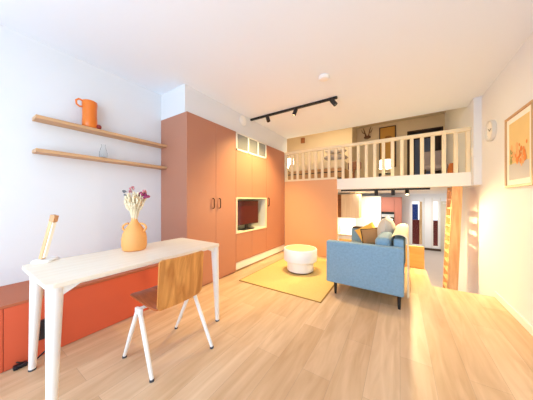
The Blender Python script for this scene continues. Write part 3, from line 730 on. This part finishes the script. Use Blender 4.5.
def side_table(x, y, ztop, w, m, name, label):
    t = thing(name, label, 'bedside table', (x, y, ZM))
    obj('tabletop', bx(x - w / 2, x + w / 2, y - w / 2, y + w / 2, ztop - 0.02, ztop, bev=0.003), m, t)
    for sx in (-1, 1):
        for sy in (-1, 1):
            obj('leg', bx(x + sx * (w / 2 - 0.012) - 0.011, x + sx * (w / 2 - 0.012) + 0.011, y + sy * (w / 2 - 0.012) - 0.011, y + sy * (w / 2 - 0.012) + 0.011, ZM + .0005, ztop - 0.02), m, t)
    obj('lower_shelf', bx(x - w / 2 + .02, x + w / 2 - .02, y - w / 2 + .02, y + w / 2 - .02, ZM + 0.10, ZM + 0.112), m, t)
side_table(-2.66, 5.12, ZM + 0.36, 0.32, M['dframe'], 'bedside_table', 'dark bedside table at the left end of the bed')
table_lamp(-2.56, 5.12, ZM + 0.36, 0.26, 0.22, M['shade'], 'glowing white drum lamp at the left end of the bed')
side_table(-0.28, 5.5, ZM + 0.19, 0.27, M['black'], 'wire_table', 'small black bedside table under the framed ochre print')
table_lamp(-0.28, 5.5, ZM + 0.19, 0.25, 0.19, M['shade2'], 'white drum lamp on the small black table')
fp = thing('ochre_print', 'tall ochre print in a dark frame on the mezzanine end wall', 'picture', (-0.3, 6.99, 2.7))
obj('frame', bx(-0.52, -0.098, 6.965, 6.999, 2.12, 3.31, bev=0.003, seg=1), M['dframe'], fp)
bm = new(); box(bm, -0.49, -0.128, 6.961, 6.966, 2.15, 3.28)
vs = [bm.verts.new((-0.29 + 0.09 * math.cos(2 * PI * k / 20), 6.9605, 2.99 + 0.045 * math.sin(2 * PI * k / 20))) for k in range(20)]; bm.faces.new(vs).material_index = 1
obj('print', bm, [M['gold'], M['golddk']], fp)
an = thing('antler_mount', 'small brown antlers mounted on the mezzanine end wall', 'antlers', (-0.84, 6.99, 3.08))
bm = new(); ball(bm, (-0.84, 6.975, 3.08), 0.10, 1, 0.22, 0.55); obj('plaque', bm, M['antler'], an, True)
for s in (-1, 1):
    bm = new()
    tube(bm, [(-0.84 + s * 0.03, 6.95, 3.10), (-0.84 + s * 0.055, 6.92, 3.18), (-0.84 + s * 0.075, 6.90, 3.27), (-0.84 + s * 0.11, 6.9, 3.36)], [0.02, 0.018, 0.014, 0.006], 8)
    tube(bm, [(-0.84 + s * 0.055, 6.92, 3.18), (-0.84 + s * 0.12, 6.89, 3.22), (-0.84 + s * 0.15, 6.88, 3.30)], [0.015, 0.011, 0.005], 8)
    obj('antler', bm, M['antler'], an, True)
tag(obj('wall_speaker', bx(-2.66, -2.54, 6.14, 6.199, 2.98, 3.14, bev=0.008), M['brown']), 'small brown box on the wall above the bed, beside the bulkhead', 'box', None, (-2.6, 6.17, 3.06))
hc = thing('padded_chair', 'lilac grey padded chair standing before the doorway on the mezzanine', 'chair', (0.70, 6.5, ZM))
obj('backrest', bx(0.47, 0.94, 6.72, 6.80, ZM + 0.40, 2.42, bev=0.03, seg=3), M['lilac'], hc, True)
obj('seat', bx(0.47, 0.94, 6.30, 6.72, ZM + 0.32, ZM + 0.42, bev=0.03, seg=3), M['lilac'], hc, True)
for x in (0.51, 0.90):
    for y in (6.34, 6.76):
        bm = new(); tube(bm, [(x, y, ZM + 0.33 if y < 6.5 else ZM + 0.42), (x, y, ZM)], [0.018, 0.013], 8); obj('leg', bm, M['dframe'], hc)
bm = new(); lathe(bm, [(0, ZM), (0.05, ZM), (0.07, ZM + 0.08), (0.075, ZM + 0.18), (0.05, ZM + 0.29), (0.045, ZM + 0.31), (0.03, ZM + 0.30), (0, ZM + 0.26)], 0.868, 5.45, 24)
tag(obj('orange_pot', bm, M['orange'], smooth=True), 'small orange pot at the right end of the mezzanine', 'pot', None, (0.868, 5.45, ZM))

# ------------------------------------------------------------------ kitchen on the lower level
uc = thing('wall_cabinet', 'pale ash kitchen wall cabinet hanging behind the terracotta wall', 'kitchen cabinet', (-1.2, 6.35, 0.67))
obj('body', bx(-1.60, -0.955, 6.26, 6.62, 0.665, 1.335), M['kityel'], uc, label='yellow edged cabinet body')
obj('door', bx(-1.60, -1.44, 6.238, 6.258, 0.667, 1.333), M['brown'], uc, label='brown narrow door')
obj('door', bx(-1.437, -1.19, 6.238, 6.258, 0.667, 1.333), M['kitb'], uc); obj('door', bx(-1.187, -0.957, 6.238, 6.258, 0.667, 1.333), M['kitb'], uc)
struct('wall_kitchen_side', bx(-1.9, -1.13, 6.64, 6.74, ZL, 1.384), M['wall'])
fr = thing('tall_white_cabinet', 'tall glossy white kitchen cabinet beside the rust coloured one', 'kitchen cabinet', (-0.9, 7.5, ZL))
obj('body', bx(-1.42, -0.49, 7.22, 7.745, ZL, 1.29), M['kitw'], fr)
for a, b in ((-1.42, -0.957), (-0.953, -0.49)): obj('door', bx(a + .002, b - .002, 7.198, 7.219, ZL + 0.08, 1.288, bev=0.003, seg=1), M['kitw'], fr)
rc = thing('oven_cabinet', 'rust pink tall kitchen cabinet with a built-in oven', 'kitchen cabinet', (-0.2, 7.5, ZL))
obj('body', bx(-0.487, 0.045, 7.24, 7.745, ZL, 1.26), M['rust'], rc)
obj('door', bx(-0.485, -0.14, 7.218, 7.239, 0.82, 1.258, bev=0.002, seg=1), M['rust'], rc); obj('door', bx(-0.136, 0.043, 7.218, 7.239, ZL + .08, 1.258, bev=0.002, seg=1), M['rust'], rc)
ov = obj('oven', bx(-0.48, -0.145, 7.20, 7.239, 0.25, 0.81, bev=0.003, seg=1), M['blackg'], rc, label='black built-in oven')
obj('control_panel', bx(-0.475, -0.15, 7.188, 7.20, 0.66, 0.745), M['steel'], ov, label='steel control strip')
bm = new(); tube(bm, [(-0.45, 7.17, 0.60), (-0.17, 7.17, 0.60)], 0.012, 8); obj('handle', bm, M['steel'], ov)
kc = thing('kitchen_counter', 'white kitchen counter with a tap below the ash wall cabinet', 'kitchen counter', (-1.2, 5.9, ZL))
obj('body', bx(-1.62, -0.98, 6.06, 6.62, ZL, 0.17), M['kitw'], kc); obj('worktop', bx(-1.63, -0.97, 6.04, 6.63, 0.171, 0.21, bev=0.003), M['kitb'], kc)
bm = new(); tube(bm, [(-1.49, 6.3, 0.211), (-1.49, 6.3, 0.40), (-1.475, 6.27, 0.45), (-1.46, 6.2, 0.455), (-1.455, 6.17, 0.43)], 0.014, 10)
tag(obj('kitchen_tap', bm, M['steel'], smooth=True), 'steel swan neck tap rising from the white kitchen counter', 'tap', None, (-1.49, 6.3, 0.211))
tag(obj('wall_intercom', bx(0.055, 0.13, 7.72, 7.749, 0.33, 0.42, bev=0.004), M['black']), 'small black box on the white wall right of the rust cabinet', 'intercom', None, (0.09, 7.74, 0.37))
# far glazed openings and what shows through them
for n, (a, b) in enumerate(ox):
    w = struct('window_%d' % (n + 2), bx(a, a + 0.025, 9.84, 9.90, -0.56, 1.135), M['trimw'])
    bm = new(); box(bm, b - 0.025, b, 9.84, 9.90, -0.56, 1.135); box(bm, a + .025, b - .025, 9.84, 9.90, 1.11, 1.135); box(bm, a + .025, b - .025, 9.84, 9.90, -0.56, -0.535)
    obj('window_frame', bm, M['trimw'], w)
    obj('pane', bx(a + 0.025, b - 0.025, 9.868, 9.874, -0.535, 1.11), M['glassy'], w)
st = thing('street_wall', 'dark red house wall seen through the far glazed openings', 'wall', (0.9, 11.0, ZL))
obj('body', bx(-0.5, 2.6, 10.6, 10.9, ZL, 0.34), M['brick'], st)
obj('shutter', bx(0.40, 0.62, 10.55, 10.60, 0.36, 1.0), M['navy'], st, label='navy shutter')
obj('door_post', bx(0.665, 0.80, 10.45, 10.60, ZL, 1.5), M['oak'], st, label='brown wooden post')
struct('door_2', bx(1.25, 1.66, 9.765, 9.784, ZL + 0.001, 1.12), M['doorbeige'])
for k_, xx in enumerate((0.752, 0.985, 1.225)):
    struct('trim_%d' % (k_ + 2), bx(xx, xx + 0.02, 9.785, 9.799, ZL + 0.081, 1.25), M['clockg'])
ho = thing('hook_rail', 'grey hook rail on the beige door right of the glazed openings', 'hook', (1.32, 9.79, 1.05))
obj('plate', bx(1.29, 1.42, 9.75, 9.7645, 1.03, 1.08, bev=0.004), M['clockg'], ho)
for x in (1.31, 1.39):
    bm = new(); tube(bm, [(x, 9.755, 1.05), (x, 9.71, 1.045), (x, 9.705, 1.075)], 0.008, 8); obj('hook', bm, M['clockg'], ho)

# ------------------------------------------------------------------ light
def area(name, loc, rot, sx, sy, power, col):
    l = bpy.data.lights.new(name, 'AREA'); l.shape = 'RECTANGLE'; l.size = sx; l.size_y = sy; l.energy = power; l.color = col
    o = link(bpy.data.objects.new(name, l)); o.location = loc; o.rotation_euler = rot; return o
def spot(name, loc, d, power, col, ang=100, blend=0.6, rad=0.03):
    l = bpy.data.lights.new(name, 'SPOT'); l.energy = power; l.color = col; l.spot_size = D(ang); l.spot_blend = blend; l.shadow_soft_size = rad
    o = link(bpy.data.objects.new(name, l)); o.location = loc; o.rotation_euler = Vector(d).to_track_quat('-Z', 'Y').to_euler(); return o
def point(name, loc, power, col, rad=0.05):
    l = bpy.data.lights.new(name, 'POINT'); l.energy = power; l.color = col; l.shadow_soft_size = rad
    o = link(bpy.data.objects.new(name, l)); o.location = loc; return o
WARM = (1.0, 0.77, 0.34); AMB = (1.0, 0.66, 0.30)
# daylight through the window behind the camera
area('window_daylight', ((wx0 + wx1) / 2, YR - 0.16, (wz0 + wz1) / 2), (D(90), 0, 0), wx1 - wx0, wz1 - wz0, 60, (0.56, 0.785, 1.0))
# track spots
for hx, dr, lit in trk_heads:
    d = Vector(dr).normalized(); p = Vector((hx, 3.0, ZC - 0.07)) + d * 0.06
    spot('track_lamp', p, d, {-1.905: 26, -1.395: 190, -0.80: 36}[hx], WARM, {-1.905: 85, -1.395: 108, -0.80: 125}[hx], 0.75)
for hx, dr, lit in low_heads:
    d = Vector(dr).normalized(); p = Vector((hx, 4.5, 1.385 - 0.07)) + d * 0.06
    spot('low_track_lamp', p, d, 125 if lit else 10, (1.0, 0.76, 0.36), 165, 0.5)
point('bed_lamp', (-2.56, 5.12, ZM + 0.60), 30, WARM)
point('bedside_lamp', (-0.28, 5.5, ZM + 0.40), 22, WARM)
area('kitchen_fill', (-0.5, 6.4, 1.37), (0, 0, 0), 1.0, 0.5, 26, (1, 0.86, 0.68))  # added fill without a fixture, brightens the kitchen
area('under_cabinet_fill', (-1.25, 6.40, 0.655), (0, 0, 0), 0.5, 0.05, 6, (1, 0.88, 0.7))  # small unseen fill added to lift the backsplash below the cabinet
area('hall_fill', (1.0, 8.6, 1.37), (0, 0, 0), 0.6, 0.6, 18, (1, 0.92, 0.82))  # unseen fill for the hall, no fixture modelled

area('mezzanine_fill', (-1.5, 5.1, 3.36), (0, 0, 0), 1.0, 0.8, 18, (1, 0.82, 0.52))  # hidden fill added to brighten the mezzanine walls
w = bpy.data.worlds.new('sky'); bpy.context.scene.world = w; w.use_nodes = True
bg = w.node_tree.nodes['Background']; bg.inputs[0].default_value = (0.80, 0.90, 1.0, 1); bg.inputs[1].default_value = 1.2

# ------------------------------------------------------------------ camera and view
cam = bpy.data.cameras.new('camera'); cam.sensor_width = 36; cam.lens = 207.547 / 533 * 36; cam.clip_start = 0.02
co = link(bpy.data.objects.new('camera', cam)); co.location = (0, 0, 1.172); co.rotation_euler = (D(90), 0, 0.572)
sc = bpy.context.scene; sc.camera = co
sc.view_settings.view_transform = 'Standard'; sc.view_settings.look = 'None'; sc.view_settings.gamma = 1
sc.view_settings.exposure = 0.52
sc.cycles.use_denoising = True
sc.cycles.max_bounces = 10; sc.cycles.diffuse_bounces = 6; sc.cycles.sample_clamp_indirect = 6
